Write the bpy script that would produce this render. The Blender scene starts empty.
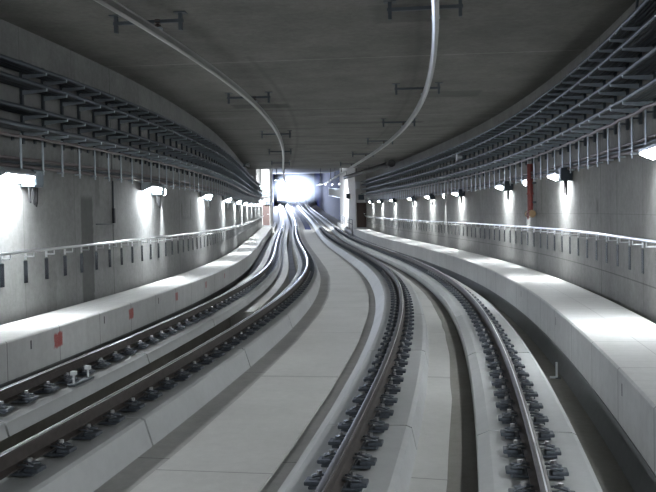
import bpy, bmesh, math, random
from mathutils import Vector, Matrix
random.seed(7)
C = bpy.context.scene.collection
PI = math.pi

# ------------------------------------------------------------------ alignment
KN = [0, 8, 14, 20, 26, 32, 39, 47, 56, 68, 85, 110, 150, 220]
KV = [-0.00355023, -0.007418, -0.00878275, -0.00984999, -0.00752655, -0.00509506, -0.00118246, 0.000137924, 0.000983714, 0.000892753, -0.000171, -0.000879156, 5.27373e-05, 0.00160092]
VK = [0, 20, 50, 100, 220]
VV = [0.0233762, 0.00793861, 0.0141729, 0.0373107, 0.078]
DK = [0, 25, 60, 120, 220]
DV = [0.111525, 0.0598834, 0.158993, -0.146673, -0.212433]
def interp(x, xs, ys):
    if x <= xs[0]: return ys[0]
    for i in range(1, len(xs)):
        if x <= xs[i]:
            t = (x - xs[i-1]) / (xs[i] - xs[i-1]); return ys[i-1] + t * (ys[i] - ys[i-1])
    return ys[-1]
DS = .25
TX, TY, TZ, TH = [0.], [0.], [0.], [0.]
for i in range(1, 860):
    s = i * DS
    k = (interp(s, KN, KV) + interp(s - DS, KN, KV)) / 2
    th = TH[-1] + k * DS; m = (th + TH[-1]) / 2
    TX.append(TX[-1] + math.sin(m) * DS); TY.append(TY[-1] + math.cos(m) * DS)
    TZ.append(TZ[-1] + (interp(s, VK, VV) + interp(s - DS, VK, VV)) / 2 * DS); TH.append(th)
def track(s):
    if s < 0: return 0., s, VV[0] * s, 0.
    f = s / DS; i = min(int(f), len(TX) - 2); t = f - i
    return tuple(a[i] + (a[i+1] - a[i]) * t for a in (TX, TY, TZ, TH))
def pos(s, d, z):
    x, y, z0, th = track(s)
    d += interp(s, DK, DV) * min(max(-d / 4.2, 0), 1)
    return Vector((x + d * math.cos(th), y - d * math.sin(th), z0 + z))
def heading(s): return -track(s)[3]
def steps(s0, s1, fine=1.):
    out = [s0]; s = s0
    while True:
        s += (.5 if s < 45 else 1.2 if s < 110 else 3.) * fine
        if s >= s1 - .05: break
        out.append(s)
    return out + [s1]

# ------------------------------------------------------------------ camera
F, CH, CX, PITCH, YAW, ROLL = 823.953, 1.90417, 0.40288, -0.0289425, -0.20702, 0.0176885
cam = bpy.data.cameras.new('camera'); co = bpy.data.objects.new('camera', cam); C.objects.link(co)
cam.sensor_width = 36; cam.lens = F / 656 * 36; cam.clip_start = .05; cam.clip_end = 600
cy, sy = math.cos(YAW), math.sin(YAW)
def lv(X, Y, Z): return Vector((cy * X + sy * Y, -sy * X + cy * Y, Z))      # yawed frame to world
cp, sp = math.cos(PITCH), math.sin(PITCH); cr, sr = math.cos(ROLL), math.sin(ROLL)
fw = lv(0, cp, sp); up0 = lv(0, -sp, cp); rt0 = lv(1, 0, 0)
rt = rt0 * cr - up0 * sr; up = rt0 * sr + up0 * cr
M = Matrix((rt, up, -fw)).transposed().to_4x4(); M.translation = Vector((CX, 0, CH))
co.matrix_world = M
bpy.context.scene.camera = co
def project(p):
    v = p - Vector((CX, 0, CH)); dpt = v.dot(fw)
    if dpt < .3: return -999, -999
    return 328 + F * v.dot(rt) / dpt, 246 - F * v.dot(up) / dpt
def in_frame(s, d, z, mx=0):
    u, v = project(pos(s, d, z)); return -mx < u < 656 + mx and -mx < v < 492 + mx

# ------------------------------------------------------------------ materials
def new_mat(name):
    m = bpy.data.materials.new(name); m.use_nodes = True
    nt = m.node_tree; return m, nt, nt.nodes['Principled BSDF']
def plain(name, col, rough=.5, metal=0., emit=None, es=0., noise=0., nscale=20.):
    m, nt, b = new_mat(name)
    if name == 'blue cladding and flare tint': b.inputs['Specular IOR Level'].default_value = .1
    b.inputs['Base Color'].default_value = (*col, 1); b.inputs['Roughness'].default_value = rough; b.inputs['Metallic'].default_value = metal
    if emit: b.inputs['Emission Color'].default_value = (*emit, 1); b.inputs['Emission Strength'].default_value = es
    if noise:
        g = nt.nodes.new('ShaderNodeNewGeometry'); n = nt.nodes.new('ShaderNodeTexNoise'); n.inputs['Scale'].default_value = nscale; n.inputs['Detail'].default_value = 4
        nt.links.new(g.outputs['Position'], n.inputs['Vector'])
        r = nt.nodes.new('ShaderNodeMapRange'); r.inputs[3].default_value = 1 - noise; r.inputs[4].default_value = 1 + noise; r.inputs[1].default_value = .25; r.inputs[2].default_value = .75
        nt.links.new(n.outputs['Fac'], r.inputs[0])
        v = nt.nodes.new('ShaderNodeVectorMath'); v.operation = 'SCALE'; v.inputs[0].default_value = col
        nt.links.new(r.outputs[0], v.inputs['Scale']); nt.links.new(v.outputs[0], b.inputs['Base Color'])
    return m
class NB:                                    # tiny node-graph helper
    def __init__(s, nt): s.nt = nt
    def m(s, op, a, b=None, c=None):
        n = s.nt.nodes.new('ShaderNodeMath'); n.operation = op
        for i, x in enumerate((a, b, c)):
            if x is None: continue
            if isinstance(x, (int, float)): n.inputs[i].default_value = x
            else: s.nt.links.new(x, n.inputs[i])
        return n.outputs[0]
    def line(s, u, period, width, off=0.):   # 1 on a joint line, else 0
        t = s.m('ABSOLUTE', s.m('SUBTRACT', s.m('FRACT', s.m('DIVIDE', s.m('SUBTRACT', u, off - period / 2), period)), .5))
        return s.m('LESS_THAN', t, width / period / 2)
    def near(s, u, c, width): return s.m('LESS_THAN', s.m('ABSOLUTE', s.m('SUBTRACT', u, c)), width / 2)
    def band(s, u, a, b, soft=.06):
        lo = s.m('SMOOTHSTEP', u, a - soft, a + soft) if False else None
        r1 = s.nt.nodes.new('ShaderNodeMapRange'); r1.interpolation_type = 'SMOOTHSTEP'; r1.inputs[1].default_value = a - soft; r1.inputs[2].default_value = a + soft
        r2 = s.nt.nodes.new('ShaderNodeMapRange'); r2.interpolation_type = 'SMOOTHSTEP'; r2.inputs[1].default_value = b - soft; r2.inputs[2].default_value = b + soft; r2.inputs[3].default_value = 1; r2.inputs[4].default_value = 0
        s.nt.links.new(u, r1.inputs[0]); s.nt.links.new(u, r2.inputs[0])
        return s.m('MULTIPLY', r1.outputs[0], r2.outputs[0])
    def noise(s, vec, scale, detail=4., rough=.55):
        n = s.nt.nodes.new('ShaderNodeTexNoise'); n.inputs['Scale'].default_value = scale; n.inputs['Detail'].default_value = detail; n.inputs['Roughness'].default_value = rough
        s.nt.links.new(vec, n.inputs['Vector']); return n.outputs['Fac']
def concrete(name, col, var=.15, joints=(), patches=(), streak=.0, rough=.8, bump=.15, joint_dark=.45, marks=(), slots=()):
    """joints: ('u'|'v', period, width, offset) or ('at', centre, width); patches: (u0,u1,v0,v1,factor)"""
    m, nt, b = new_mat(name); nb = NB(nt)
    g = nt.nodes.new('ShaderNodeNewGeometry'); uvn = nt.nodes.new('ShaderNodeUVMap'); uvn.uv_map = 'UVMap'
    sep = nt.nodes.new('ShaderNodeSeparateXYZ'); nt.links.new(uvn.outputs[0], sep.inputs[0]); u, v = sep.outputs[0], sep.outputs[1]
    P = g.outputs['Position']
    n1 = nb.noise(P, .9, 5); n2 = nb.noise(P, 9., 5, .65); n3 = nb.noise(P, 70., 2)
    f = nb.m('ADD', nb.m('MULTIPLY', nb.m('SUBTRACT', n1, .5), 2.6 * var), nb.m('MULTIPLY', nb.m('SUBTRACT', n2, .5), 2.0 * var))
    f = nb.m('ADD', f, nb.m('MULTIPLY', nb.m('SUBTRACT', n3, .5), 1.0 * var))
    if streak:
        cv = nt.nodes.new('ShaderNodeCombineXYZ'); nt.links.new(nb.m('MULTIPLY', u, 5.), cv.inputs[0]); nt.links.new(nb.m('MULTIPLY', v, .5), cv.inputs[1])
        f = nb.m('ADD', f, nb.m('MULTIPLY', nb.m('SUBTRACT', nb.noise(cv.outputs[0], 1., 4), .5), streak))
    f = nb.m('ADD', f, 1.)
    wob = nb.m('ADD', u, nb.m('MULTIPLY', nb.m('SUBTRACT', n2, .5), .12))
    for (u0, u1, v0, v1, k) in patches:
        w = nb.m('MULTIPLY', nb.band(wob, u0, u1, .04), nb.band(v, v0, v1, .08))
        f = nb.m('MULTIPLY', f, nb.m('SUBTRACT', 1., nb.m('MULTIPLY', w, 1 - k)))
    for j in joints:
        l = nb.near(u, j[1], j[2]) if j[0] == 'at' else nb.near(v, j[1], j[2]) if j[0] == 'vat' else nb.line(u if j[0] == 'u' else v, *j[1:])
        f = nb.m('MULTIPLY', f, nb.m('SUBTRACT', 1., nb.m('MULTIPLY', l, joint_dark)))
    sc = nt.nodes.new('ShaderNodeVectorMath'); sc.operation = 'SCALE'; sc.inputs[0].default_value = col; nt.links.new(f, sc.inputs['Scale'])
    out = sc.outputs[0]
    if marks:                                # sprayed red marks: (u, v, half width, half height, strength)
        tot = None
        for (mu, mv, hw, hh, k) in marks:
            q = nb.m('MULTIPLY', nb.m('MULTIPLY', nb.band(wob, mu - hw, mu + hw, .025), nb.band(nb.m('ADD', v, nb.m('MULTIPLY', nb.m('SUBTRACT', n2, .5), .1)), mv - hh, mv + hh, .02)), k)
            tot = q if tot is None else nb.m('MAXIMUM', tot, q)
        tot = nb.m('MULTIPLY', tot, nb.m('ADD', .55, nb.m('MULTIPLY', n3, .8)))
        mx = nt.nodes.new('ShaderNodeMix'); mx.data_type = 'RGBA'; nt.links.new(nb.m('MINIMUM', tot, 1.), mx.inputs[0]); nt.links.new(out, mx.inputs[6]); mx.inputs[7].default_value = (.36, .07, .06, 1); out = mx.outputs[2]
    for (su, sv) in slots:
        q = nb.m('MULTIPLY', nb.near(u, su, .038), nb.near(v, sv, .12))
        mx = nt.nodes.new('ShaderNodeMix'); mx.data_type = 'RGBA'; nt.links.new(q, mx.inputs[0]); nt.links.new(out, mx.inputs[6]); mx.inputs[7].default_value = (.05, .05, .055, 1); out = mx.outputs[2]
    nt.links.new(out, b.inputs['Base Color']); b.inputs['Roughness'].default_value = rough
    bp = nt.nodes.new('ShaderNodeBump'); bp.inputs['Strength'].default_value = bump; bp.inputs['Distance'].default_value = .02
    nt.links.new(nb.m('ADD', n2, nb.m('MULTIPLY', n3, .5)), bp.inputs['Height']); nt.links.new(bp.outputs[0], b.inputs['Normal'])
    return m
# walls: v in the uv map is height above the rail; the dirty strips are unfinished pours
M_WALL_L = concrete('wall concrete left', (.275, .277, .271), .30, [('u', 6.3, .03, 4.2), ('u', 2.1, .012, 0.)], [(15.0, 15.62, -1, 2.2, .5), (15.78, 16.02, 2., 4.3, .75), (16.78, 16.86, 1.2, 3.2, .5), (13.4, 13.8, -1, 1.1, .86), (10.2, 10.5, -1, .9, .85), (23.45, 23.55, 1.75, 2.15, .45), (24.9, 25.0, 1.75, 2.3, .45), (23.5, 24.95, 1.72, 1.78, .8)], .22)
M_WALL_R = concrete('wall concrete right', (.28, .275, .262), .30, [('u', 6.3, .03, 15.4), ('u', 2.1, .012, 0.), ('vat', .68, .02), ('vat', 1.7, .006)], [(15.6, 15.75, 1.7, 1.95, .6), (16.2, 16.35, 1.4, 1.6, .75), (14.2, 14.24, 1.2, 2.4, .7), (21.1, 21.16, 1.75, 2.6, .45)], .22)
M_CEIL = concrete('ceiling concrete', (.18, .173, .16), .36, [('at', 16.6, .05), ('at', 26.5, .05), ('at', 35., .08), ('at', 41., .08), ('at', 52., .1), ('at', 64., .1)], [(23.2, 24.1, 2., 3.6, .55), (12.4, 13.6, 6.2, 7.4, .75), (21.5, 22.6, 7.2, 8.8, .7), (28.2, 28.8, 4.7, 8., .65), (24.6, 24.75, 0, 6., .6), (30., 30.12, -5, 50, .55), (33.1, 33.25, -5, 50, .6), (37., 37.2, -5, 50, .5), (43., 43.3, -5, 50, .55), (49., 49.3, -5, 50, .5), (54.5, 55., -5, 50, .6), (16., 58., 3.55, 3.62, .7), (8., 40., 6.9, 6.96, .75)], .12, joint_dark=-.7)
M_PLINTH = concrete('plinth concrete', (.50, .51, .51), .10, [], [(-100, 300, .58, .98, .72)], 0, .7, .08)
M_SLAB = concrete('walkway screed', (.58, .575, .555), .12, [('u', 4.2, .02, 7.0), ('at', 11.25, .03)], [], 0, .75, .1, joint_dark=.4)
M_FLOOR = concrete('invert concrete', (.42, .415, .40), .2, [('u', 4.2, .02, 7.4)], [], 0, .85, .1)
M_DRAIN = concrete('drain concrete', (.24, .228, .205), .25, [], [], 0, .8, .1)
M_DECK_TOP = concrete('walkway deck', (.49, .49, .48), .12, [('u', 1.55, .018, 11.45), ('u', .31, .006, 0.), ('vat', 1.05, .012)], [], 0, .7, .06, joint_dark=.3)
M_DECK_FACE = concrete('walkway face', (.50, .505, .50), .16, [('u', 1.55, .02, 11.45)], [], .25, .75, .08, joint_dark=.55)
M_DECK_FACE_L = concrete('walkway face left', (.50, .505, .50), .16, [('u', 1.55, .02, 11.45)], [], .25, .75, .08, joint_dark=.55, marks=[(11.4, .315, .14, .10, 1.), (14.55, .32, .12, .09, .95), (17.75, .32, .11, .09, .8), (21., .32, .10, .08, .7), (24.2, .32, .09, .07, .6)], slots=[(10.55, .375), (13.2, .375), (16.3, .375)])
M_DECK_FACE_R = concrete('walkway face right', (.50, .505, .50), .16, [('u', 1.55, .02, 11.45)], [], .25, .75, .08, joint_dark=.55, slots=[(8.15, .365), (12.9, .365), (17., .365)])
M_RECESS = concrete('recess concrete', (.17, .175, .18), .15, [], [], 0, .85, .1)  # dirt and the shade under the walkway edges both put into this colour
M_ENDWALL = concrete('end wall render', (.62, .61, .60), .06, [], [], 0, .8, .05)
M_BLUE = plain('blue cladding and flare tint', (.018, .027, .12), .9, 0, noise=.2, nscale=3)
M_RAIL = plain('rail steel sides', (.072, .061, .056), .6, .25, noise=.25, nscale=14)
M_HEAD = plain('rail polished head', (.66, .65, .68), .32, 1.)
M_HEAD_D = plain('rail head steel', (.10, .092, .09), .5, .35, noise=.15, nscale=10)
M_FAST = plain('fastener steel', (.085, .097, .115), .5, .3, noise=.25, nscale=40)
M_CLIP = plain('clip steel', (.15, .165, .19), .4, .5)
M_BOLT = plain('bolt steel', (.45, .45, .46), .35, .9)
M_PAD = plain('rubber pad', (.05, .053, .06), .8)
M_GALV = plain('galvanised steel', (.46, .51, .56), .45, .5, noise=.12, nscale=9)
M_GALV_D = plain('dull dark steel', (.10, .115, .13), .5, .5)
M_TUBE = plain('stainless tube', (.72, .73, .75), .28, 1.)
M_PLATE = plain('stainless plate', (.22, .25, .29), .15, 1.)
M_ALU = plain('aluminium conductor', (.44, .435, .43), .36, .85)
M_CABLE = [plain('black cable sheath', (.022, .025, .03), .45), plain('slate cable sheath', (.045, .055, .068), .42), plain('blue grey cable sheath', (.06, .073, .09), .5)]
M_CONDUIT = plain('grey pink conduit', (.20, .165, .165), .5)
M_BOX = plain('blue grey box', (.15, .19, .225), .4, .2)
M_BOX_D = plain('dark blue box', (.05, .065, .085), .45, .2)
M_HOUSE = plain('lamp housing', (.42, .45, .48), .4, .2)
M_DIFF = plain('lamp diffuser', (.9, .95, 1), .3, 0, (.91, .965, 1.), 60.)
M_BULK = plain('bulkhead glass', (.9, .95, 1), .3, 0, (.85, .95, 1.), 5.)
M_BLACK = plain('black plastic', (.02, .02, .022), .5)
M_INS = plain('brown insulator', (.06, .045, .04), .4)
M_RED = plain('red pipe paint', (.23, .035, .03), .45, noise=.2)
M_BRASS = plain('aged brass', (.20, .13, .07), .4, .7)
M_DOOR = plain('brown door paint', (.045, .02, .012), .5, noise=.15, nscale=6)
M_DOOR2 = plain('red brown door paint', (.075, .028, .022), .5, noise=.15, nscale=6)
M_WHITE = plain('white plastic', (.72, .74, .76), .45)
M_TRAIN = plain('train paint', (.55, .56, .60), .35)
M_GLASS = plain('dark windscreen', (.02, .025, .04), .08)
M_HEADLAMP = plain('headlamp lens', (1, 1, 1), .2, 0, (.85, .91, 1.), 300.)
M_PORTALLAMP = plain('lit tube', (1, 1, 1), .3, 0, (.9, .95, 1.), 2.5)

# ------------------------------------------------------------------ mesh helpers
def mk(name, bm, mats, parent=None, smooth=False, **props):
    me = bpy.data.meshes.new(name); bm.to_mesh(me); bm.free()
    for m in (mats if isinstance(mats, (list, tuple)) else [mats]): me.materials.append(m)
    if smooth:
        for p in me.polygons: p.use_smooth = True
    o = bpy.data.objects.new(name, me); C.objects.link(o)
    if parent: o.parent = parent
    for k, v in props.items(): o[k] = v
    return o
def thing(name, label, cat, loc=(0, 0, 0), rz=0, group=None):
    o = bpy.data.objects.new(name, None); C.objects.link(o); o.empty_display_size = .1
    o.location = loc; o.rotation_euler = (0, 0, rz); o['label'] = label; o['category'] = cat
    if group: o['group'] = group
    return o
def tag(o, label, cat, group=None, kind=None):
    o['label'] = label; o['category'] = cat
    if group: o['group'] = group
    if kind: o['kind'] = kind
    return o
def dup(root, label=None, loc=None, rz=None, group=None):
    r = root.copy(); C.objects.link(r)
    if label: r['label'] = label
    if group: r['group'] = group
    if loc is not None: r.location = loc
    if rz is not None: r.rotation_euler = (0, 0, rz)
    for ch in root.children:
        c = ch.copy(); C.objects.link(c); c.parent = r
        for g in ch.children:
            d = g.copy(); C.objects.link(d); d.parent = c
    return r
def box(bm, x0, x1, y0, y1, z0, z1, mi=0, bev=0., rot=None, at=None):
    r = bmesh.ops.create_cube(bm, size=1)
    vs = r['verts']
    for v in vs: v.co = Vector(((x0 + x1) / 2 + v.co.x * (x1 - x0), (y0 + y1) / 2 + v.co.y * (y1 - y0), (z0 + z1) / 2 + v.co.z * (z1 - z0)))
    if rot: bmesh.ops.rotate(bm, verts=vs, cent=at or ((x0 + x1) / 2, (y0 + y1) / 2, (z0 + z1) / 2), matrix=rot)
    fs = list({f for v in vs for f in v.link_faces})
    for f in fs: f.material_index = mi
    if bev:
        es = list({e for v in vs for e in v.link_edges})
        bmesh.ops.bevel(bm, geom=es, offset=bev, segments=2, affect='EDGES', profile=.5, clamp_overlap=True)
def cyl(bm, p, q, r, r2=None, n=10, mi=0):
    p, q = Vector(p), Vector(q); L = (q - p).length
    res = bmesh.ops.create_cone(bm, cap_ends=True, segments=n, radius1=r, radius2=r if r2 is None else r2, depth=L)
    rot = Vector((0, 0, 1)).rotation_difference(q - p).to_matrix()
    for v in res['verts']: v.co = rot @ v.co + (p + q) / 2
    for f in {f for v in res['verts'] for f in v.link_faces}: f.material_index = mi
def tube(bm, pts, r, n=8, mi=0):
    pts = [Vector(p) for p in pts]; rings = []
    for i, p in enumerate(pts):
        t = (pts[min(i + 1, len(pts) - 1)] - pts[max(i - 1, 0)]).normalized()
        a = Vector((0, 0, 1)) if abs(t.z) < .9 else Vector((1, 0, 0))
        x = t.cross(a).normalized(); y = x.cross(t)
        rings.append([bm.verts.new(p + x * (r * math.cos(2 * PI * k / n)) + y * (r * math.sin(2 * PI * k / n))) for k in range(n)])
    for a, b in zip(rings, rings[1:]):
        for k in range(n):
            f = bm.faces.new((a[k], a[(k + 1) % n], b[(k + 1) % n], b[k])); f.material_index = mi; f.smooth = True
    bm.faces.new(rings[0][::-1]).material_index = mi; bm.faces.new(rings[-1]).material_index = mi
def prism(bm, prof, y0, y1, mi=0):           # polygon in local x,z extruded along y
    a = [bm.verts.new((x, y0, z)) for x, z in prof]; b = [bm.verts.new((x, y1, z)) for x, z in prof]; n = len(prof)
    fs = [bm.faces.new(a), bm.faces.new(b[::-1])] + [bm.faces.new((a[i], b[i], b[(i + 1) % n], a[(i + 1) % n])) for i in range(n)]
    for f in fs: f.material_index = mi
    return fs
def sweep(bm, prof, s0, s1, closed=True, mats=None, wob=None, origin=None, fine=1., vmode='perim', rough_ends=True):
    """profile [(d,z)...] swept along the track; uv = (s, perimeter or height)"""
    uvl = bm.loops.layers.uv.get('UVMap') or bm.loops.layers.uv.new('UVMap'); S = steps(s0, s1, fine); n = len(prof); per = [0.]
    for i in range(1, n + 1):
        a, b = prof[i - 1], prof[i % n]; per.append(per[-1] + math.hypot(b[0] - a[0], b[1] - a[1]))
    if vmode == 'height': pv = [p[1] for p in prof] + [prof[0][1]]
    else: pv = per
    rings = []
    for s in S:
        ring = []
        for i, (d, z) in enumerate(prof):
            dd = d + (wob(s, i) if wob else 0)
            p = pos(s, dd, z)
            if origin: p = p - origin
            ring.append(bm.verts.new(p))
        rings.append(ring)
    for k in range(len(S) - 1):
        for i in range(n if closed else n - 1):
            j = (i + 1) % n
            f = bm.faces.new((rings[k][i], rings[k][j], rings[k+1][j], rings[k+1][i]))
            if mats: f.material_index = mats[i]
            for l, (uu, vv) in zip(f.loops, ((S[k], pv[i]), (S[k], pv[i+1]), (S[k+1], pv[i+1]), (S[k+1], pv[i]))): l[uvl].uv = (uu, vv)
    if closed:
        for ring, s in ((rings[0][::-1], S[0]), (rings[-1], S[-1])):
            f = bm.faces.new(ring)
            for l in f.loops: l[uvl].uv = (s + .3, .2)
    return S
def fix(bm): bmesh.ops.recalc_face_normals(bm, faces=bm.faces[:])
ORD = 'first second third fourth fifth sixth seventh eighth ninth tenth eleventh twelfth thirteenth fourteenth fifteenth sixteenth seventeenth eighteenth nineteenth twentieth'.split()

# ------------------------------------------------------------------ setting
S0, S1 = -14., 204.
WL, WR, ZC = -6.82, 2.90, 4.9
D = 4.1630
SL, SR = 84., 73.                     # stations of the cross walls with the doors
def struct(name, prof, s0, s1, mat, closed=True, **kw):
    bm = bmesh.new(); mats = kw.pop('mats', None); sweep(bm, prof, s0, s1, closed, mats, **kw)
    if closed: fix(bm)
    return mk(name, bm, mat, kind='structure')
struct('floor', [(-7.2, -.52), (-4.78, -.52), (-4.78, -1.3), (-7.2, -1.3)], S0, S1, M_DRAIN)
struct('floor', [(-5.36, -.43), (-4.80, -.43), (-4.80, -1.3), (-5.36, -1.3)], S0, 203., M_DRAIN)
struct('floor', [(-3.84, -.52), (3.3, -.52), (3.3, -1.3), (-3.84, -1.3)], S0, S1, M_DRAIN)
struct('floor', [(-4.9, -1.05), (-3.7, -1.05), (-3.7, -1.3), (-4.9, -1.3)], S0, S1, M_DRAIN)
struct('floor', [(-4.85, -.46), (-4.22, -.46), (-4.22, -1.1), (-4.85, -1.1)], 19., 203., M_SLAB)
struct('wall_left', [(WL, -.6), (WL, 6.6), (WL - .4, 6.6), (WL - .4, -.6)], S0, SL, M_WALL_L, vmode='height')
struct('wall_right', [(WR, -.6), (WR, 6.6), (WR + .4, 6.6), (WR + .4, -.6)], S0, SR, M_WALL_R, vmode='height')
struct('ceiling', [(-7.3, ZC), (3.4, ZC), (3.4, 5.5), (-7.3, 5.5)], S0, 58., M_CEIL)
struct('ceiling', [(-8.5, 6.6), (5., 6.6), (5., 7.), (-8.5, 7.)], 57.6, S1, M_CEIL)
struct('wall_header', [(-8.5, 5.5), (5., 5.5), (5., 7.), (-8.5, 7.)], 57.6, 58.2, M_CEIL)
struct('wall_left', [(-6.05, -.6), (-6.05, 6.6), (-6.3, 6.6), (-6.3, -.6)], SL, 100., M_ENDWALL)
struct('wall_right', [(1.95, -.6), (1.95, 6.6), (2.3, 6.6), (2.3, -.6)], SR, 99., M_ENDWALL)
struct('wall_left', [(-6.4, -.6), (-6.4, 6.6), (-6.7, 6.6), (-6.7, -.6)], 100., S1, M_BLUE)
struct('wall_right', [(3.0, -.6), (3.0, 6.6), (3.3, 6.6), (3.3, -.6)], 99., S1, M_BLUE)
struct('wall_left', [(-7.2, -.6), (-6.0, -.6), (-6.0, 6.6), (-7.2, 6.6)], SL - .02, SL + .3, M_ENDWALL)
struct('wall_right', [(1.95, -.6), (3.3, -.6), (3.3, 6.6), (1.95, 6.6)], SR - .02, SR + .3, M_ENDWALL)
struct('wall_end', [(-8.5, -.6), (5., -.6), (5., 7.), (-8.5, 7.)], S1 - .4, S1, M_RECESS)
# invert strips and the central walkway screed between the tracks
struct('floor', [(-3.05, -.47), (-1.25, -.47), (-1.25, -.6), (-3.05, -.6)], S0, 203., M_FLOOR)
rw = [random.uniform(-1, 1) for _ in range(600)]
def wobble(s, i):
    a = .45 * interp((s * .9) % 200, list(range(0, 201)), rw[:201]) + .5 * interp((s * .28 + 31 * (i == 0)) % 200, list(range(0, 201)), rw[200:401])
    return .03 * a if i in (0, 1) else 0
struct('floor', [(-2.62, -.45), (-1.52, -.45), (-1.52, -.5), (-2.62, -.5)], S0, 90., M_SLAB, wob=wobble, fine=.6)
struct('floor', [(-.30, -.44), (.05, -.45), (.05, -.6), (-.30, -.6)], S0, 150., M_SLAB, wob=lambda s, i: .014 * interp((s * 1.3) % 200, list(range(0, 201)), rw[:201]) if i == 1 else 0, fine=.6)
struct('floor', [(.0, -.465), (.34, -.465), (.34, -.6), (.0, -.6)], S0, 150., M_DRAIN)
struct('floor', [(-2.4, -.40), (-1.75, -.40), (-1.75, -.5), (-2.4, -.5)], 90., 203., M_BLUE)  # blue tint of the headlamp flare put into this floor strip's colour
# side walkways
def deck(name, sgn, e, wall, s1):
    top = .235 if sgn < 0 else .265; bot = -.285 if sgn < 0 else -.275
    inn = wall - sgn * .15
    prof = [(e, bot), (e, top - .02), (e + sgn * .02, top), (inn, top), (inn, bot)]
    bm = bmesh.new(); sweep(bm, prof, S0, s1, True, [1, 1, 0, 0, 0]); fix(bm)
    o = mk(name, bm, [M_DECK_TOP, M_DECK_FACE_L if sgn < 0 else M_DECK_FACE_R], kind='structure')
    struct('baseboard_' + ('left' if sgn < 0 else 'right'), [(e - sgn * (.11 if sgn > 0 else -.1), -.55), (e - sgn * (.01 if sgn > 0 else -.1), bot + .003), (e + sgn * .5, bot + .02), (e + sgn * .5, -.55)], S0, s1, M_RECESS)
    return o
deck('walkway_floor_left', -1, -5.735, WL, SL)
deck('walkway_floor_right', 1, 1.68, WR, SR)
struct('walkway_floor_right', [(1.6, -.5), (1.6, -.02), (2.0, -.02), (2.0, -.5)], SR + .3, 99., M_DECK_FACE)
struct('walkway_floor_left', [(-5.6, -.5), (-5.6, .1), (-5.9, .1), (-5.9, -.5)], SL + .3, 100., M_DECK_FACE)

# ------------------------------------------------------------------ plinth blocks
RAILS = [('left rail of the left-hand track', -D - .75, -.03, [(-5.42, -.39), (-5.42, -.24), (-5.38, -.225), (-4.68, -.225), (-4.60, -.25), (-4.56, -.39)]),
         ('right rail of the left-hand track', -D + .75, .03, [(-3.80, -.55), (-3.80, -.235), (-3.76, -.22), (-3.09, -.22), (-3.05, -.24), (-2.94, -.55)]),
         ('left rail of the right-hand track', -.75, .015, [(-1.36, -.55), (-1.345, -.44), (-1.14, -.225), (-.36, -.22), (-.31, -.24), (-.24, -.55)]),
         ('right rail of the right-hand track', .75, -.015, [(.30, -.55), (.31, -.27), (.42, -.22), (1.17, -.22), (1.21, -.24), (1.33, -.55)])]
BL, J0 = 4.2, 7.8
LASTB = 18
def block_edges(k): return J0 + (k - 1) * BL, J0 + k * BL            # block 0 ends at the nearest joint
ri_vis = {}
for ri, (rn, rd, cz, prof) in enumerate(RAILS):
    prof = [(d, z + cz if z > -.5 else z) for d, z in prof]
    first = None
    for k in range(-4, LASTB + 1):
        a, b = block_edges(k)
        if k == LASTB: b = 203.
        visible = any(in_frame(a + t * (b - a), prof[q][0], prof[q][1], 4) for t in (.02, .2, .4, .6, .8, .95, .995) for q in (2, 3, 5))
        if not visible and k < 4 and k < -2: continue
        bm = bmesh.new(); org = pos((a + min(b, a + BL)) / 2, prof[2][0], -.52)
        sweep(bm, prof, a + .02, b - .02, origin=org); fix(bm)
        if first is None and visible: first = k
        n = k - (first if first is not None else k)
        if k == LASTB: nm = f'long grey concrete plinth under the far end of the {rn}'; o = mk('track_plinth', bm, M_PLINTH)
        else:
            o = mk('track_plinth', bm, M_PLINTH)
            nm = (f'grey concrete plinth block nearest the camera under the {rn}' if n <= 0 else
                  f'{ORD[n]} grey concrete plinth block from the camera under the {rn}')
        o.location = org; tag(o, nm, 'track plinth', f'concrete plinth blocks under the {rn}')
    ri_vis[ri] = first
# ------------------------------------------------------------------ running rails
RAILPROF = [(-.07, -.159), (-.07, -.147), (-.012, -.128), (-.009, -.05), (-.034, -.038), (-.036, -.012), (-.030, -.003), (-.020, 0), (-.006, .001), (.006, .001),
            (.020, 0), (.030, -.003), (.036, -.012), (.034, -.038), (.009, -.05), (.012, -.128), (.07, -.147), (.07, -.159)]
for ri, (rn, rd, cz, _) in enumerate(RAILS):
    side = 'dark brown steel running rail with bright top, '
    bm = bmesh.new(); org = pos(0, rd, -.159)
    sweep(bm, [(rd + x, z + cz) for x, z in RAILPROF], S0, 203., True, [0, 0, 0, 0, 0, 0] + [[1, 2, 2, 2, 1], [1, 2, 2, 2, 1], [2, 2, 2, 2, 1], [2, 2, 1, 2, 2]][ri] + [0] * 7, origin=org); fix(bm)
    o = mk('running_rail', bm, [M_RAIL, M_HEAD, M_HEAD_D]); o.location = org
    tag(o, side + rn, 'rail')
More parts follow.
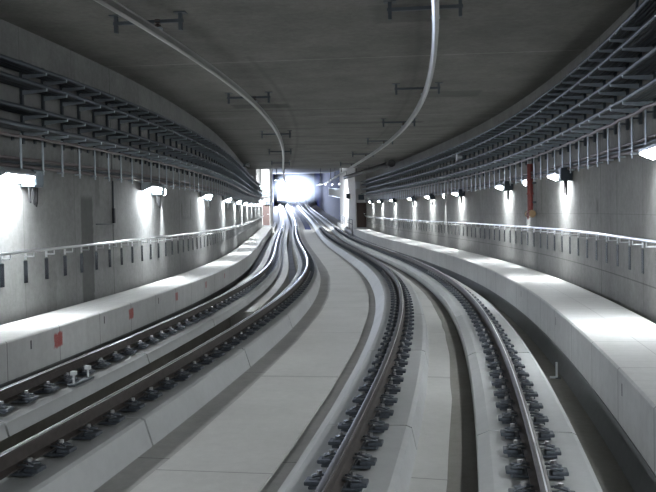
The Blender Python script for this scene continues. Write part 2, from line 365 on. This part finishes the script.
# ------------------------------------------------------------------ rail fasteners
def fastener_proto():
    t = thing('rail_fastener', 'dark rail fastener', 'rail fastener')
    bm = bmesh.new()
    box(bm, -.20, .20, -.085, .085, -.045, -.022, 0, .006)
    box(bm, -.235, -.11, -.07, .07, -.024, .008, 0, .008); box(bm, .11, .235, -.07, .07, -.024, .008, 0, .008)
    mk('base_plate', bm, M_FAST, t)
    bm = bmesh.new(); box(bm, -.08, .08, -.095, .095, -.022, -.002, 0, .003); mk('rubber_pad', bm, M_PAD, t)
    for s in (-1, 1):
        bm = bmesh.new()
        pts = [(.055, .05, .03), (.10, .062, .038), (.15, .064, .03), (.19, .05, .022), (.175, .024, .03), (.125, .016, .046), (.085, .012, .05),
               (.085, -.012, .05), (.125, -.016, .046), (.175, -.024, .03), (.19, -.05, .022), (.15, -.064, .03), (.10, -.062, .038), (.055, -.05, .03)]
        tube(bm, [(s * x, y, z) for x, y, z in pts], .0085, 6); mk('spring_clip', bm, M_CLIP, t)
        bm = bmesh.new(); cyl(bm, (s * .128, 0, -.02), (s * .128, 0, .06), .012, n=8); cyl(bm, (s * .128, 0, .05), (s * .128, 0, .078), .022, n=6)
        mk('screw', bm, M_BOLT, t)
    return t
bm = bmesh.new()
box(bm, -.20, .20, -.085, .085, -.045, -.022); box(bm, -.235, -.11, -.07, .07, -.024, .008); box(bm, .11, .235, -.07, .07, -.024, .008)
for s in (-1, 1):
    box(bm, s * .125 - .06, s * .125 + .06, -.068, -.045, .008, .04); box(bm, s * .125 - .06, s * .125 + .06, .045, .068, .008, .04)
    cyl(bm, (s * .128, 0, 0), (s * .128, 0, .075), .02, n=6)
far_fast = bpy.data.meshes.new('rail_fastener_far'); bm.to_mesh(far_fast); bm.free(); far_fast.materials.append(M_FAST)
proto = fastener_proto(); proto_used = False
SP = BL / 8
fast_far_bm = bmesh.new()
count = 0
SPLIT_FAST = 44.5
spots = []
for ri, (rn, rd, cz, prof) in enumerate(RAILS):
    for k in range(-1, LASTB + 4):
        a, b = block_edges(k)
        for j in range(8):
            s = a + (j + .5) * SP
            if s > 92: continue
            if s < 12 and not in_frame(s, rd, -.16, 18): continue
            spots.append((s, ri, k, j))
near = [q for q in sorted(spots) if q[0] < SPLIT_FAST][:300]
seen_in = {}
for s, ri, k, j in near:
    rn, rd, cz, prof = RAILS[ri]
    seen_in.setdefault((ri, k), 0); seen_in[(ri, k)] += 1
    n = seen_in[(ri, k)]; bn = k - ri_vis[ri]
    side, tr = rn.split(' rail of the ')
    bl = 'nearest concrete block' if bn <= 0 else f'{ORD[bn]} concrete block from camera'
    lab = f'{ORD[n-1]} dark rail fastener on the {bl}, {tr.split()[0]} {side} rail' if False else f'{ORD[n-1]} dark fastener on the {bl}, {side} rail of {tr.replace(" track", "")} track'
    p = pos(s, rd, -.159 + cz)
    if s < 27:
        if proto_used: o = dup(proto, lab, p, heading(s))
        else: o = proto; o.location = p; o.rotation_euler = (0, 0, heading(s)); proto_used = True; o['label'] = lab
    else:
        o = bpy.data.objects.new('rail_fastener', far_fast); C.objects.link(o); o.location = p; o.rotation_euler = (0, 0, heading(s)); tag(o, lab, 'rail fastener')
    o['group'] = f'fasteners along the {rn}'
for s, ri, k, j in sorted(spots)[len(near):]:
    rn, rd, cz, prof = RAILS[ri]; p = pos(s, rd, -.159 + cz)
    m = Matrix.Translation(p) @ Matrix.Rotation(heading(s), 4, 'Z')
    n0 = len(fast_far_bm.verts)
    fast_far_bm.from_mesh(far_fast); fast_far_bm.verts.ensure_lookup_table()
    for v in fast_far_bm.verts[n0:]: v.co = m @ v.co
o = mk('rail_fasteners_far', fast_far_bm, M_FAST)
tag(o, 'mass of tiny dark rail fasteners along the distant stretch of all four rails', 'rail fasteners', kind='stuff')
# small white rail contact beside the left rail
t = thing('rail_contact', 'small white two-post rail contact beside the leftmost rail', 'rail contact', pos(9.75, -4.66, -.255), heading(9.75))
bm = bmesh.new(); box(bm, -.05, .05, -.28, .28, 0, .03, 0, .006); mk('base', bm, M_GALV_D, t)
for y in (-.2, .2):
    bm = bmesh.new(); cyl(bm, (0, y, .03), (0, y, .14), .014); box(bm, -.035, .035, y - .03, y + .03, .13, .18, 0, .006); mk('sensor_head', bm, M_WHITE, t)
t = thing('drain_bracket', 'small pale angle bracket in the drain beside the right walkway', 'bracket', pos(11.6, 1.50, -.52), heading(11.6))
bm = bmesh.new(); box(bm, -.012, .012, -.02, .02, 0, .22); box(bm, -.09, .012, -.02, .02, 0, .025); mk('angle', bm, M_WHITE, t)
bm = bmesh.new(); box(bm, -.02, .05, -.04, .04, 0, .012); mk('foot_plate', bm, M_GALV_D, t)

# ------------------------------------------------------------------ cables, brackets, hangers on both walls
def span_pts(s0, s1, d, z, sag=0., ph=0.):
    return [pos(s, d, z + sag * math.sin(s * 8.05 + ph)) for s in steps(s0, s1)]
LEVELS = {-1: [4.13, 3.88, 3.47, 3.2], 1: [4.28, 4.0, 3.62, 3.26]}
LEVNAME = ['top', 'second-highest', 'third-highest', 'lowest']
CAB = [(.11, .036, 0), (.18, .032, 1), (.245, .030, 0), (.31, .034, 1), (.375, .030, 0), (.43, .036, 2)]
for sgn, wall, s1 in ((-1, WL, SL), (1, WR, SR)):
    sd = 'left' if sgn < 0 else 'right'
    for li, zz in enumerate(LEVELS[sgn]):
        for ci, (off, r, mi) in enumerate(CAB):
            d = wall - sgn * off
            bm = bmesh.new(); org = pos(2, d, zz)
            tube(bm, [p - org for p in span_pts(1., s1 - .05, d, zz + r, .004, li + ci)], r, 8)
            o = mk('power_cable', bm, M_CABLE[mi]); o.location = org
            tag(o, f'{["innermost dark", "second-innermost slate grey", "third-innermost dark", "fourth slate grey", "fifth dark, next to outermost", "outermost blue-grey"][ci]} cable on the {LEVNAME[li]} tier along the {sd} wall', 'cable', f'power cables along the {sd} wall')
    for ci, (off, zz, r) in enumerate([(.105, 2.64, .028), (.108, 2.70, .022), (.105, 2.765, .028)]):
        d = wall - sgn * off; bm = bmesh.new(); org = pos(2, d, zz)
        tube(bm, [p - org for p in span_pts(1., s1 - .05, d, zz, .006, ci * 2)], r, 6)
        o = mk('thin_conduit', bm, M_CONDUIT if ci != 1 else M_GALV_D); o.location = org
        tag(o, f'{["lowest", "middle dark", "upper"][ci]} thin conduit of the row under the {sd} cable tiers', 'conduit', f'thin conduits along the {sd} wall')
    d = wall - sgn * .46; bm = bmesh.new(); org = pos(2, d, 3.06)
    tube(bm, [p - org for p in span_pts(1., s1 - .05, d + sgn * .12, 3.08, .012, 1.)], .026, 6)
    o = mk('signal_cable', bm, M_CONDUIT); o.location = org
    tag(o, f'loose grey signal cable clipped under the lowest {sd} cable tier', 'cable')
    # brackets: post on the wall plus four cantilever arms
    proto_b = None; seen = 0; BS = .785
    ks = [10.25 + i * BS for i in range(-9, 120)]
    for s in ks:
        if s > s1 - .2 or s < 3: continue
        vis = in_frame(s, wall, 3.3, 2) or in_frame(s, wall, 4.2, 2) or in_frame(s, wall, 2.9, 2)
        if not vis and s < 30: continue
        seen += 1
        near_lab = f'{ORD[seen-1]} dark steel cable bracket from the camera on the {sd} wall' if seen <= 20 else f'distant dark steel cable bracket on the {sd} wall past the twentieth'
        rz = heading(s) + (0 if sgn < 0 else PI); p = pos(s, wall, 0)
        if proto_b is None:
            proto_b = thing('cable_bracket', near_lab, 'cable bracket', p, rz, f'cable brackets on the {sd} wall')
            bm = bmesh.new(); box(bm, .005, .05, -.032, .032, 3.02, 4.36 if sgn < 0 else 4.50, 0, .004); box(bm, .05, .055, -.012, .012, 3.05, 4.34); mk('post', bm, M_GALV_D, proto_b)
            for zz in LEVELS[sgn]:
                bm = bmesh.new(); a = [(.045, -.075), (.45, -.03), (.46, .035), (.45, .035), (.445, -.002), (.045, -.002)]
                prism(bm, [(x, zz + z) for x, z in a], -.022, .022); fix(bm); mk('arm', bm, M_GALV, proto_b)
        else: dup(proto_b, near_lab, p, rz)
    # hanger straps
    proto_h = None; seen = 0
    for s in [10.25 + i * BS for i in range(-9, 120)]:
        s += .0 if sgn > 0 else .45
        if s > s1 - .2 or s < 3: continue
        vis = in_frame(s, wall, 2.6, 2) or in_frame(s, wall, 3.1, 2)
        if not vis and s < 30: continue
        seen += 1
        lab = f'{ORD[seen-1]} bright hanger strap from the camera under the {sd} cable tiers' if seen <= 20 else f'distant bright hanger strap under the {sd} cable tiers past the twentieth'
        rz = heading(s) + (0 if sgn < 0 else PI); p = pos(s, wall, 0)
        if proto_h is None:
            proto_h = thing('hanger_strap', lab, 'hanger strap', p, rz, f'hanger straps along the {sd} wall')
            bm = bmesh.new(); box(bm, .14, .155, -.03, .03, 2.53, 3.16, 0, .003); mk('strap', bm, M_GALV, proto_h)
            bm = bmesh.new(); box(bm, .004, .15, -.022, .022, 3.10, 3.125); box(bm, .004, .03, -.03, .03, 3.05, 3.16); mk('wall_arm', bm, M_GALV_D, proto_h)
            bm = bmesh.new(); box(bm, .06, .165, -.034, .034, 2.585, 2.615, 0, .006); mk('saddle', bm, M_GALV, proto_h)
        else: dup(proto_h, lab, p, rz)
# ------------------------------------------------------------------ handrails
for sgn, wall, s1, zh in ((-1, WL, SL, 1.29), (1, WR, SR, 1.35)):
    sd = 'left' if sgn < 0 else 'right'; dr = wall - sgn * .15
    t = thing('handrail', f'long stainless handrail fixed along the {sd} tunnel wall', 'handrail', pos(2, wall, 0), 0)
    org = t.location.copy()
    bm = bmesh.new(); tube(bm, [p - org for p in span_pts(1., s1 - .3, dr, zh)], .025, 10); mk('rail_tube', bm, M_TUBE, t)
    protos = None; n = 0
    for i in range(130):
        s = 7.9 + i * .785
        if s > s1 - .6 or n >= 100: break
        if s < 25 and not in_frame(s, wall, 1.0, 8): continue
        n += 1
        p = pos(s, wall, 0) - org; rz = heading(s) + (0 if sgn < 0 else PI)
        if protos is None:
            bm = bmesh.new(); cyl(bm, (.0, 0, zh - .09), (.15, 0, zh - .09), .011, n=8); cyl(bm, (.15, 0, zh - .095), (.15, 0, zh - .02), .010, n=8); box(bm, 0, .012, -.035, .035, zh - .14, zh - .04, 0, .004)
            br = mk('bracket', bm, M_TUBE, t)
            bm = bmesh.new(); box(bm, .002, .010, -.062, .062, zh - .52, zh - .16, 0, .002)
            pl = mk('plate', bm, M_PLATE, br); protos = br
            br.location = p; br.rotation_euler = (0, 0, rz)
        else:
            c = protos.copy(); C.objects.link(c); c.parent = t; c.location = p; c.rotation_euler = (0, 0, rz)
            for g in protos.children:
                q = g.copy(); C.objects.link(q); q.parent = c
    # dark dado line cap strip on the right wall only in material

# ------------------------------------------------------------------ wall lamps
LAMP_P = 4.2
def add_area(name, parent, loc, power, sx, sy_, tilt=0., spread=64., col=(.92, .97, 1.)):
    l = bpy.data.lights.new(name, 'AREA'); l.shape = 'RECTANGLE'; l.size = sx; l.size_y = sy_; l.energy = power; l.spread = math.radians(spread); l.color = col
    o = bpy.data.objects.new(name, l); C.objects.link(o); o.parent = parent; o.location = loc; o.rotation_euler = (0, tilt, 0); return o
def lamp_proto(lab, box_mat):
    t = thing('tunnel_lamp', lab, 'wall lamp')
    bm = bmesh.new(); prism(bm, [(.05, 2.40), (.05, 2.60), (.21, 2.60), (.31, 2.53), (.31, 2.49), (.30, 2.485), (.10, 2.405)], -.46, .46); fix(bm)
    mk('housing', bm, M_HOUSE, t)
    bm = bmesh.new(); prism(bm, [(.12, 2.408), (.30, 2.480), (.308, 2.462), (.13, 2.388)], -.41, .41); fix(bm); mk('diffuser', bm, M_DIFF, t)
    bm = bmesh.new(); box(bm, .0, .05, -.30, -.24, 2.42, 2.6, 0, .004); box(bm, .0, .05, .24, .30, 2.42, 2.6, 0, .004); mk('wall_bracket', bm, M_GALV_D, t)
    bm = bmesh.new(); box(bm, .02, .26, .50, .80, 2.33, 2.605, 0, .012); box(bm, .26, .27, .53, .79, 2.36, 2.575, 0, .004); jb = mk('junction_box', bm, box_mat, t)
    for i, (y, dx) in enumerate(((.54, .0), (.63, .02), (.73, .0))):
        bm = bmesh.new(); pts = []
        for k in range(13):
            a = PI * k / 12; pts.append((.14 + dx, y + .045 * (1 - math.cos(a)), 2.34 - (.26 + .03 * i) * math.sin(a)))
        tube(bm, pts, .012, 6); mk('cable_loop', bm, M_BLACK, jb)
    add_area('lamp_light', t, (.185, 0, 2.36), LAMP_P, .14, .86, math.radians(-4))
    return t
LAMPS = {-1: [-9.5, -2.3, 4.8, 11.95, 19.3, 27.1, 34.1, 41.4, 48.5, 55.6, 62.7, 69.8, 76.9], 1: [-10.4, -3.2, 4.0, 11.1, 18.5, 25.4, 33.3, 39.9, 45.4, 52.9, 59.8, 66.5]}
for sgn, wall in ((-1, WL), (1, WR)):
    sd = 'left' if sgn < 0 else 'right'; pr = None; seen = 0
    for s in LAMPS[sgn]:
        rz = heading(s) + (0 if sgn < 0 else PI); p = pos(s, wall, .0 if sgn < 0 else .06)
        vis = in_frame(s, wall, 2.4, 12)
        if vis: seen += 1
        lab = f'{ORD[max(seen,1)-1]} lit white wall lamp from the camera along the {sd} wall' if vis else f'wall lamp on the {sd} wall beside the camera, out of frame'
        if pr is None:
            pr = lamp_proto(lab, M_BOX if sgn < 0 else M_BOX_D); pr.location = p; pr.rotation_euler = (0, 0, rz); pr['group'] = f'lamps along the {sd} wall'
        else: dup(pr, lab, p, rz)
# round bulkhead lamps between them
prb = None
for i, (s, sgn, wall, z, lab) in enumerate([(20.9, -1, WL, 2.43, 'small round white bulkhead lamp beside the second wall lamp on the left'), (22.7, 1, WR, 2.55, 'small round white bulkhead lamp beside the red standpipe on the right wall'),
        (36.7, 1, WR, 2.5, 'small round white bulkhead lamp between two far wall lamps on the right'), (59.2, -1, WL, 2.5, 'tiny distant round bulkhead lamp on the left wall')]):
    rz = heading(s) + (0 if sgn < 0 else PI); p = pos(s, wall, z)
    if prb is None:
        prb = thing('bulkhead_lamp', lab, 'bulkhead lamp', p, rz, 'round bulkhead lamps')
        bm = bmesh.new(); cyl(bm, (0, 0, 0), (.06, 0, 0), .11, .10, 20); mk('base', bm, M_BLACK, prb)
        bm = bmesh.new(); bmesh.ops.create_uvsphere(bm, u_segments=20, v_segments=12, radius=.095)
        for v in bm.verts: v.co = Vector((.06 + v.co.x * .75, v.co.y, v.co.z))
        mk('globe', bm, M_BULK, prb, True)
        bm = bmesh.new(); box(bm, 0, .05, -.03, .03, .1, .24); mk('conduit_box', bm, M_BOX_D, prb)
        add_area('bulkhead_light', prb, (.10, 0, -.1), 2.5, .08, .08, 0, 40.)
    else: dup(prb, lab, p, rz)
# ------------------------------------------------------------------ overhead conductor rails
CONPROF = [(-.012, -.055), (-.045, -.03), (-.040, .055), (-.055, .062), (-.055, .070), (.055, .070), (.055, .062), (.040, .055), (.045, -.03), (.012, -.055)]
for d, zc, nm, ss in ((-4.37, 4.58, 'left-hand', [5., 12.2, 20.9, 30.8, 39.5, 48.5, 57.5, 66.5, 75.5]), (-.09, 4.55, 'right-hand', [5., 12.2, 20.1, 27.4, 34.4, 42., 50.5, 59., 67.5, 76.])):
    bm = bmesh.new(); org = pos(2, d, zc); sweep(bm, [(d + x, zc + z) for x, z in CONPROF], -8., 120., origin=org); fix(bm)
    o = mk('overhead_conductor_rail', bm, M_ALU); o.location = org; tag(o, f'pale aluminium overhead conductor rail above the {nm} track', 'conductor rail')
    pr = None; seen = 0; tall = False
    for s in ss:
        if not in_frame(s, d, 4.9, 20): continue
        seen += 1; lab = f'{ORD[seen-1]} dark ceiling hanger from the camera over the {nm} track'
        top = (ZC if s < 57 else 6.6) - zc
        if pr is None or (s > 57 and not tall):
            tall = s > 57; pr = thing('conductor_hanger', lab, 'ceiling hanger', pos(s, d, zc), heading(s), f'conductor hangers over the {nm} track')
            for x in (-.66, .36):
                bm = bmesh.new(); box(bm, x - .026, x + .026, -.035, .035, top - .27, top, 0, .004); box(bm, x - .09, x + .09, -.07, .07, top - .015, top); mk('post', bm, M_GALV_D, pr)
            bm = bmesh.new(); box(bm, -.70, .40, -.025, .025, top - .15, top - .10); mk('cross_bar', bm, M_GALV_D, pr)
            bm = bmesh.new()
            cyl(bm, (0, 0, .10), (0, 0, top - .14), .022, n=10)
            for q in (.125, .165, .205): cyl(bm, (0, 0, q), (0, 0, q + .018), .05, n=14)
            mk('insulator', bm, M_INS, pr)
            bm = bmesh.new(); box(bm, -.065, .065, -.05, .05, .068, .105, 0, .004); mk('clamp', bm, M_GALV, pr)
        else: dup(pr, lab, pos(s, d, zc), heading(s))
# ------------------------------------------------------------------ red standpipe on the right wall
s = 21.8; t = thing('standpipe', 'red vertical standpipe with brass valve on the right wall', 'standpipe', pos(s, WR, 0), heading(s) + PI)
bm = bmesh.new(); cyl(bm, (.14, 0, 1.72), (.14, 0, 3.0), .075, n=16); cyl(bm, (.14, 0, 2.2), (.14, 0, 2.25), .09, n=16); mk('pipe', bm, M_RED, t, False)
bm = bmesh.new(); cyl(bm, (.14, -.26, 1.70), (.14, .2, 1.70), .065, n=12); cyl(bm, (.14, -.30, 1.70), (.14, -.24, 1.70), .10, n=12); cyl(bm, (.14, .16, 1.70), (.14, .24, 1.70), .10, n=12); cyl(bm, (.14, -.14, 1.6), (.14, -.14, 1.7), .05, n=10); mk('valve', bm, M_BRASS, t)
bm = bmesh.new()
for k in range(16):
    a, b = 2 * PI * k / 16, 2 * PI * (k + 1) / 16
    cyl(bm, (.24 , .19 + .1 * math.cos(a), 1.66 + .1 * math.sin(a)), (.24, .19 + .1 * math.cos(b), 1.66 + .1 * math.sin(b)), .013, n=6)
cyl(bm, (.24, .09, 1.66), (.24, .29, 1.66), .01, n=6); cyl(bm, (.14, .19, 1.66), (.25, .19, 1.66), .014, n=6); mk('hand_wheel', bm, M_RED, t)
for z in (2.0, 2.5):
    bm = bmesh.new(); box(bm, 0, .1, -.09, .09, z - .02, z + .02, 0, .004); mk('pipe_clamp', bm, M_GALV_D, t)
bm = bmesh.new(); tube(bm, [(.03, -.36, 1.74), (.03, -.36, 2.62)], .012, 6); tube(bm, [(.03, -.36, 1.98), (.03, -.22, 1.98)], .01, 6); mk('sensing_line', bm, M_GALV_D, t)
# conduit stub with open ends on the left wall
s = 16.8; t = thing('wall_conduit', 'thin dark vertical conduit with side branch on the left wall near the dark strip', 'conduit', pos(s, WL, 0), heading(s))
bm = bmesh.new(); tube(bm, [(.02, 0, 1.98), (.02, 0, 2.56)], .016, 8); mk('riser', bm, M_GALV_D, t)
bm = bmesh.new(); box(bm, 0, .05, -.035, .035, 1.68, 1.99, 0, .006); mk('pull_box', bm, M_PAD, t)
bm = bmesh.new(); tube(bm, [(.02, 0, 1.66), (.02, -1.0, 1.66)], .010, 6); mk('branch', bm, M_GALV_D, t)
# dangling cable loop on the upper right tiers
bm = bmesh.new(); s = 10.9; org = pos(s, WR - .42, 4.3)
tube(bm, [(0, -.28 + .56 * k / 12, .33 * math.sin(PI * k / 12) - .02) for k in range(13)], .018, 6)
o = mk('cable_loop', bm, M_CABLE[1]); o.location = org; o.rotation_euler = (0, 0, heading(s)); tag(o, 'thin dark cable arching above the top tier on the right wall', 'cable')
# loudspeakers fixed to the cable tiers
pr = None
for s, d, z, sgn, lab in ((45.15, -6.36, 4.50, -1, 'small pale loudspeaker horn at the upper left cable tiers'), (30.9, 2.42, 3.83, 1, 'small pale loudspeaker horn on the right cable tiers')):
    rz = heading(s) + (0 if sgn < 0 else PI)
    if pr is None:
        pr = thing('horn_loudspeaker', lab, 'loudspeaker', pos(s, d, z), rz, 'loudspeaker horns')
        bm = bmesh.new(); cyl(bm, (-.05, 0, 0), (.16, -.06 * 0, 0), .05, .14, 18); mk('horn', bm, M_WHITE, pr)
        bm = bmesh.new(); cyl(bm, (-.16, 0, 0), (-.05, 0, 0), .06, n=14); mk('driver', bm, M_BOX, pr)
        bm = bmesh.new(); box(bm, -.22, -.05, -.02, .02, -.10, -.06); box(bm, -.10, -.06, -.02, .02, -.1, 0); mk('mount', bm, M_GALV_D, pr)
    else: dup(pr, lab, pos(s, d, z), rz)
# dark duct at the right end of the ceiling
t = thing('ventilation_duct', 'dark round duct hung below the ceiling above the brown door', 'duct', pos(47, 1.9, 4.6), 0)
org = t.location.copy()
bm = bmesh.new(); tube(bm, [pos(s, interp(s, [47, 68], [1.9, .75]), 4.58) - org for s in (47.6, 50, 53, 56, 59, 62, 65, 68)], .15, 14); mk('duct_body', bm, M_BLACK, t)
bm = bmesh.new(); tube(bm, [pos(s, 1.9, 4.58) - org for s in (46.9, 47.3, 47.7)], .21, 16); mk('end_collar', bm, M_BLACK, t)
for s in (49., 55., 61., 67.):
    bm = bmesh.new(); d = interp(s, [47, 68], [1.9, .75]); p = pos(s, d, 4.58) - org; cyl(bm, p + Vector((0, 0, .12)), p + Vector((0, 0, .42)), .02, n=6); mk('hanger_rod', bm, M_GALV_D, t)

# ------------------------------------------------------------------ the far end: doors, ledge railing, lit fence, train
def door(name, s, d0, d1, z0, z1, mat, side):
    p = pos(s, (d0 + d1) / 2, z0); w = (d1 - d0) / 2; h = z1 - z0
    o = bpy.data.objects.new(name, None); C.objects.link(o); o.location = p; o.rotation_euler = (0, 0, heading(s)); o['kind'] = 'structure'
    bm = bmesh.new(); box(bm, -w + .05, w - .05, -.10, -.05, 0.02, h - .05, 0, .006); box(bm, -w * .45, w * .45, -.11, -.10, h - .62, h - .22); mk('leaf', bm, mat, o)
    bm = bmesh.new(); box(bm, -w, -w + .06, -.12, 0, 0, h); box(bm, w - .06, w, -.12, 0, 0, h); box(bm, -w, w, -.12, 0, h - .05, h + .02); mk('frame', bm, mat, o)
    bm = bmesh.new(); box(bm, w - .22, w - .09, -.17, -.10, h * .55, h * .55 + .05, 0, .008); mk('handle', bm, M_TUBE, o)
    bm = bmesh.new(); box(bm, -w - .1, w + .1, -.5, 0, -.0, .03); mk('step', bm, M_GALV, o)
    return o
door('door_1', SL - .02, -6.74, -6.06, .235, 2.35, M_DOOR2, 'left')
door('door_2', SR - .02, 2.05, 2.88, .265, 2.45, M_DOOR, 'right')
t = thing('ledge_railing', 'thin grey railing on the low ledge left of the brown door', 'railing', pos(76, 1.75, -.02), 0); org = t.location.copy()
for k, z in enumerate((.95, .55)):
    bm = bmesh.new(); tube(bm, [pos(s, 1.72, z) - org for s in (74., 78., 82., 86., 90., 94.)], .025, 6); mk('rail', bm, M_GALV_D, t)
for s in (74., 78., 82., 86., 90., 94.):
    bm = bmesh.new(); cyl(bm, pos(s, 1.72, -.02) - org, pos(s, 1.72, .97) - org, .025, n=6); mk('post', bm, M_GALV_D, t)
# equipment on the cable ends beside the door
for i, (s, d, z, w, h, mat, lab) in enumerate([(71.5, 2.35, 2.95, .5, .45, M_BOX_D, 'dark equipment box above the brown door'), (71.8, 2.1, 4.0, .35, .6, M_WHITE, 'pale equipment box at the end of the right cable tiers'),
        (83.2, -6.15, 3.4, .5, .5, M_BOX_D, 'dark equipment box above the red-brown door'), (83.2, -6.15, 2.55, .5, .35, M_BOX_D, 'small dark box just above the red-brown door'), (80., 1.75, 3.1, .4, .5, M_BOX_D, 'dark signal box on the bright wall left of the brown door')]):
    t = thing('equipment_box', lab, 'equipment box', pos(s, d, z), heading(s))
    bm = bmesh.new(); box(bm, -w / 2, w / 2, -.12, .12, -h / 2, h / 2, 0, .02); mk('enclosure', bm, mat, t)
    bm = bmesh.new(); box(bm, -w * .42, w * .42, -.135, -.12, -h * .42, h * .42, 0, .005); mk('cover', bm, mat, t)
# lit strip of bars on the blue wall beyond
t = thing('barred_screen', 'bright band of vertical bars above the dark blue far wall', 'screen', pos(103, 2.85, 2.6), 0); org = t.location.copy()
for z in (2.75, 4.0):
    bm = bmesh.new(); tube(bm, [pos(s, 2.9, z) - org for s in (101., 110., 120., 130., 140.)], .05, 6); mk('bar_rail', bm, M_GALV, t)
for k in range(24):
    s = 101.5 + k * 1.6; bm = bmesh.new(); cyl(bm, pos(s, 2.9, 2.75) - org, pos(s, 2.9, 4.0) - org, .07, n=6); mk('bar', bm, M_WHITE, t)
pr = None
for i, s in enumerate((106., 122., 138.)):
    lab = ('nearest', 'middle', 'farthest')[i] + ' lit tube lamp above the dark blue far wall'
    if pr is None:
        pr = thing('tube_lamp', lab, 'tube lamp', pos(s, 2.3, 4.6), heading(s), 'tube lamps on the far wall')
        bm = bmesh.new(); cyl(bm, (0, -1.2, 0), (0, 1.2, 0), .06, n=10); mk('tube', bm, M_PORTALLAMP, pr)
        bm = bmesh.new(); box(bm, -.05, .12, -1.25, 1.25, .06, .14); mk('batten', bm, M_GALV_D, pr)
    else: dup(pr, lab, pos(s, 2.3, 4.6), heading(s))
def aim(a, b, rz):
    return (Matrix.Rotation(-rz, 3, 'Z') @ (b - a).to_track_quat('-Z', 'Y').to_matrix()).to_euler()
# floodlights washing the pale end walls
pr = None
for s, d, z, sgn, lab in ((80., -.9, 4.3, 1, 'ceiling floodlight washing the bright wall left of the brown door'), (70., -5.0, 4.5, -1, 'ceiling floodlight beside the red-brown door on the left')):
    if pr is None:
        pr = thing('floodlight', lab, 'floodlight', pos(s, d, z), heading(s), 'ceiling floodlights')
        bm = bmesh.new(); box(bm, -.2, .2, -.12, .12, 0, .12, 0, .02); mk('body', bm, M_BLACK, pr)
        bm = bmesh.new(); box(bm, -.17, .17, -.09, .09, -.012, 0); mk('lens', bm, M_BULK, pr)
        bm = bmesh.new(); cyl(bm, (0, 0, .1), (0, 0, 2.1), .03, n=8); mk('stem', bm, M_GALV_D, pr)
        fl = add_area('flood', pr, (0, 0, -.05), 420., .3, .3, 0, 60.); fl.rotation_euler = aim(pos(s, d, z), pos(89., 1.95, 1.7), heading(s))
    else: q = dup(pr, lab, pos(s, d, z), heading(s)); [c for c in q.children if c.type == 'LIGHT'][0].rotation_euler = aim(pos(s, d, z), pos(84., -6.3, 3.9), heading(s))
# oncoming train on the left-hand track
ST = 182.; HEADP = 15000.
t = thing('train', 'oncoming train with dazzling headlamps far down the left-hand track', 'train', pos(ST, -D, 0), heading(ST))
bm = bmesh.new()
prof = [(-1.32, .35), (-1.36, 1.2), (-1.36, 2.6), (-1.15, 3.35), (-.7, 3.6), (.7, 3.6), (1.15, 3.35), (1.36, 2.6), (1.36, 1.2), (1.32, .35)]
prism(bm, prof, 0, 18); fix(bm); mk('body', bm, M_TRAIN, t)
bm = bmesh.new(); prism(bm, [(-1.1, 1.7), (-1.1, 2.75), (-.9, 3.0), (.9, 3.0), (1.1, 2.75), (1.1, 1.7)], -.06, 0); fix(bm); mk('windscreen', bm, M_GLASS, t)
bm = bmesh.new(); box(bm, -1.2, 1.2, -.15, 0, .35, .8, 0, .04); mk('bumper', bm, M_GALV_D, t)
for x, z, r in ((-.95, 1.2, .16), (-.62, 1.2, .13), (.62, 1.2, .13), (.95, 1.2, .16), (-.3, 3.25, .14), (.3, 3.25, .14)):
    bm = bmesh.new(); cyl(bm, (x, -.14, z), (x, 0, z), r, n=18); mk('headlamp', bm, M_HEADLAMP, t)
for x, z in ((-.8, 1.2), (.8, 1.2), (0, 3.25)):
    l = bpy.data.lights.new('headlamp_beam', 'SPOT'); l.energy = HEADP; l.spot_size = math.radians(40); l.spot_blend = 1.; l.shadow_soft_size = .16; l.color = (.66, .76, 1.)
    o = bpy.data.objects.new('headlamp_beam', l); C.objects.link(o); o.parent = t; o.location = (x, -.25, z); o.rotation_euler = (math.radians(-90), 0, 0)
for y in (2.2, 4.4, 13.6, 15.8):
    for x in (-.75, .75):
        bm = bmesh.new(); cyl(bm, (x - .06, y, .42), (x + .06, y, .42), .42, n=18); mk('wheel', bm, M_RAIL, t)
# haze volume added in the far chamber to stand in for headlamp lens glow
m = bpy.data.materials.new('lens glow haze'); m.use_nodes = True; nt = m.node_tree; nt.nodes.remove(nt.nodes['Principled BSDF'])
v = nt.nodes.new('ShaderNodeVolumePrincipled'); v.inputs['Color'].default_value = (.9, .94, 1, 1)
tc = nt.nodes.new('ShaderNodeTexCoord'); ln = nt.nodes.new('ShaderNodeVectorMath'); ln.operation = 'LENGTH'; nt.links.new(tc.outputs['Object'], ln.inputs[0])
mr = nt.nodes.new('ShaderNodeMapRange'); mr.interpolation_type = 'SMOOTHERSTEP'; mr.inputs[1].default_value = 1.; mr.inputs[2].default_value = -.1; mr.inputs[3].default_value = 0; mr.inputs[4].default_value = .045
nt.links.new(ln.outputs['Value'], mr.inputs[0]); nt.links.new(mr.outputs[0], v.inputs['Density'])
v.inputs['Anisotropy'].default_value = .75
nt.links.new(v.outputs[0], nt.nodes['Material Output'].inputs['Volume'])
bm = bmesh.new(); bmesh.ops.create_uvsphere(bm, u_segments=32, v_segments=16, radius=1)
o = mk('haze', bm, m, None, True); sc_ = 143.; o.location = pos(sc_, -2.3, 4.0); o.scale = (5.2, 38., 3.4); o.rotation_euler = (.04, 0, heading(sc_))
tag(o, 'pale haze volume added to stand in for lens glow around the oncoming train', 'haze', kind='stuff')

# ------------------------------------------------------------------ world and view
w = bpy.data.worlds.new('world'); bpy.context.scene.world = w; w.use_nodes = True
w.node_tree.nodes['Background'].inputs[0].default_value = (.80, .9, 1, 1); w.node_tree.nodes['Background'].inputs[1].default_value = .6
vs = bpy.context.scene.view_settings; vs.view_transform = 'Standard'; vs.look = 'None'; vs.exposure = 1.6; vs.gamma = 1; vs.use_curve_mapping = False
bpy.context.view_layer.update()
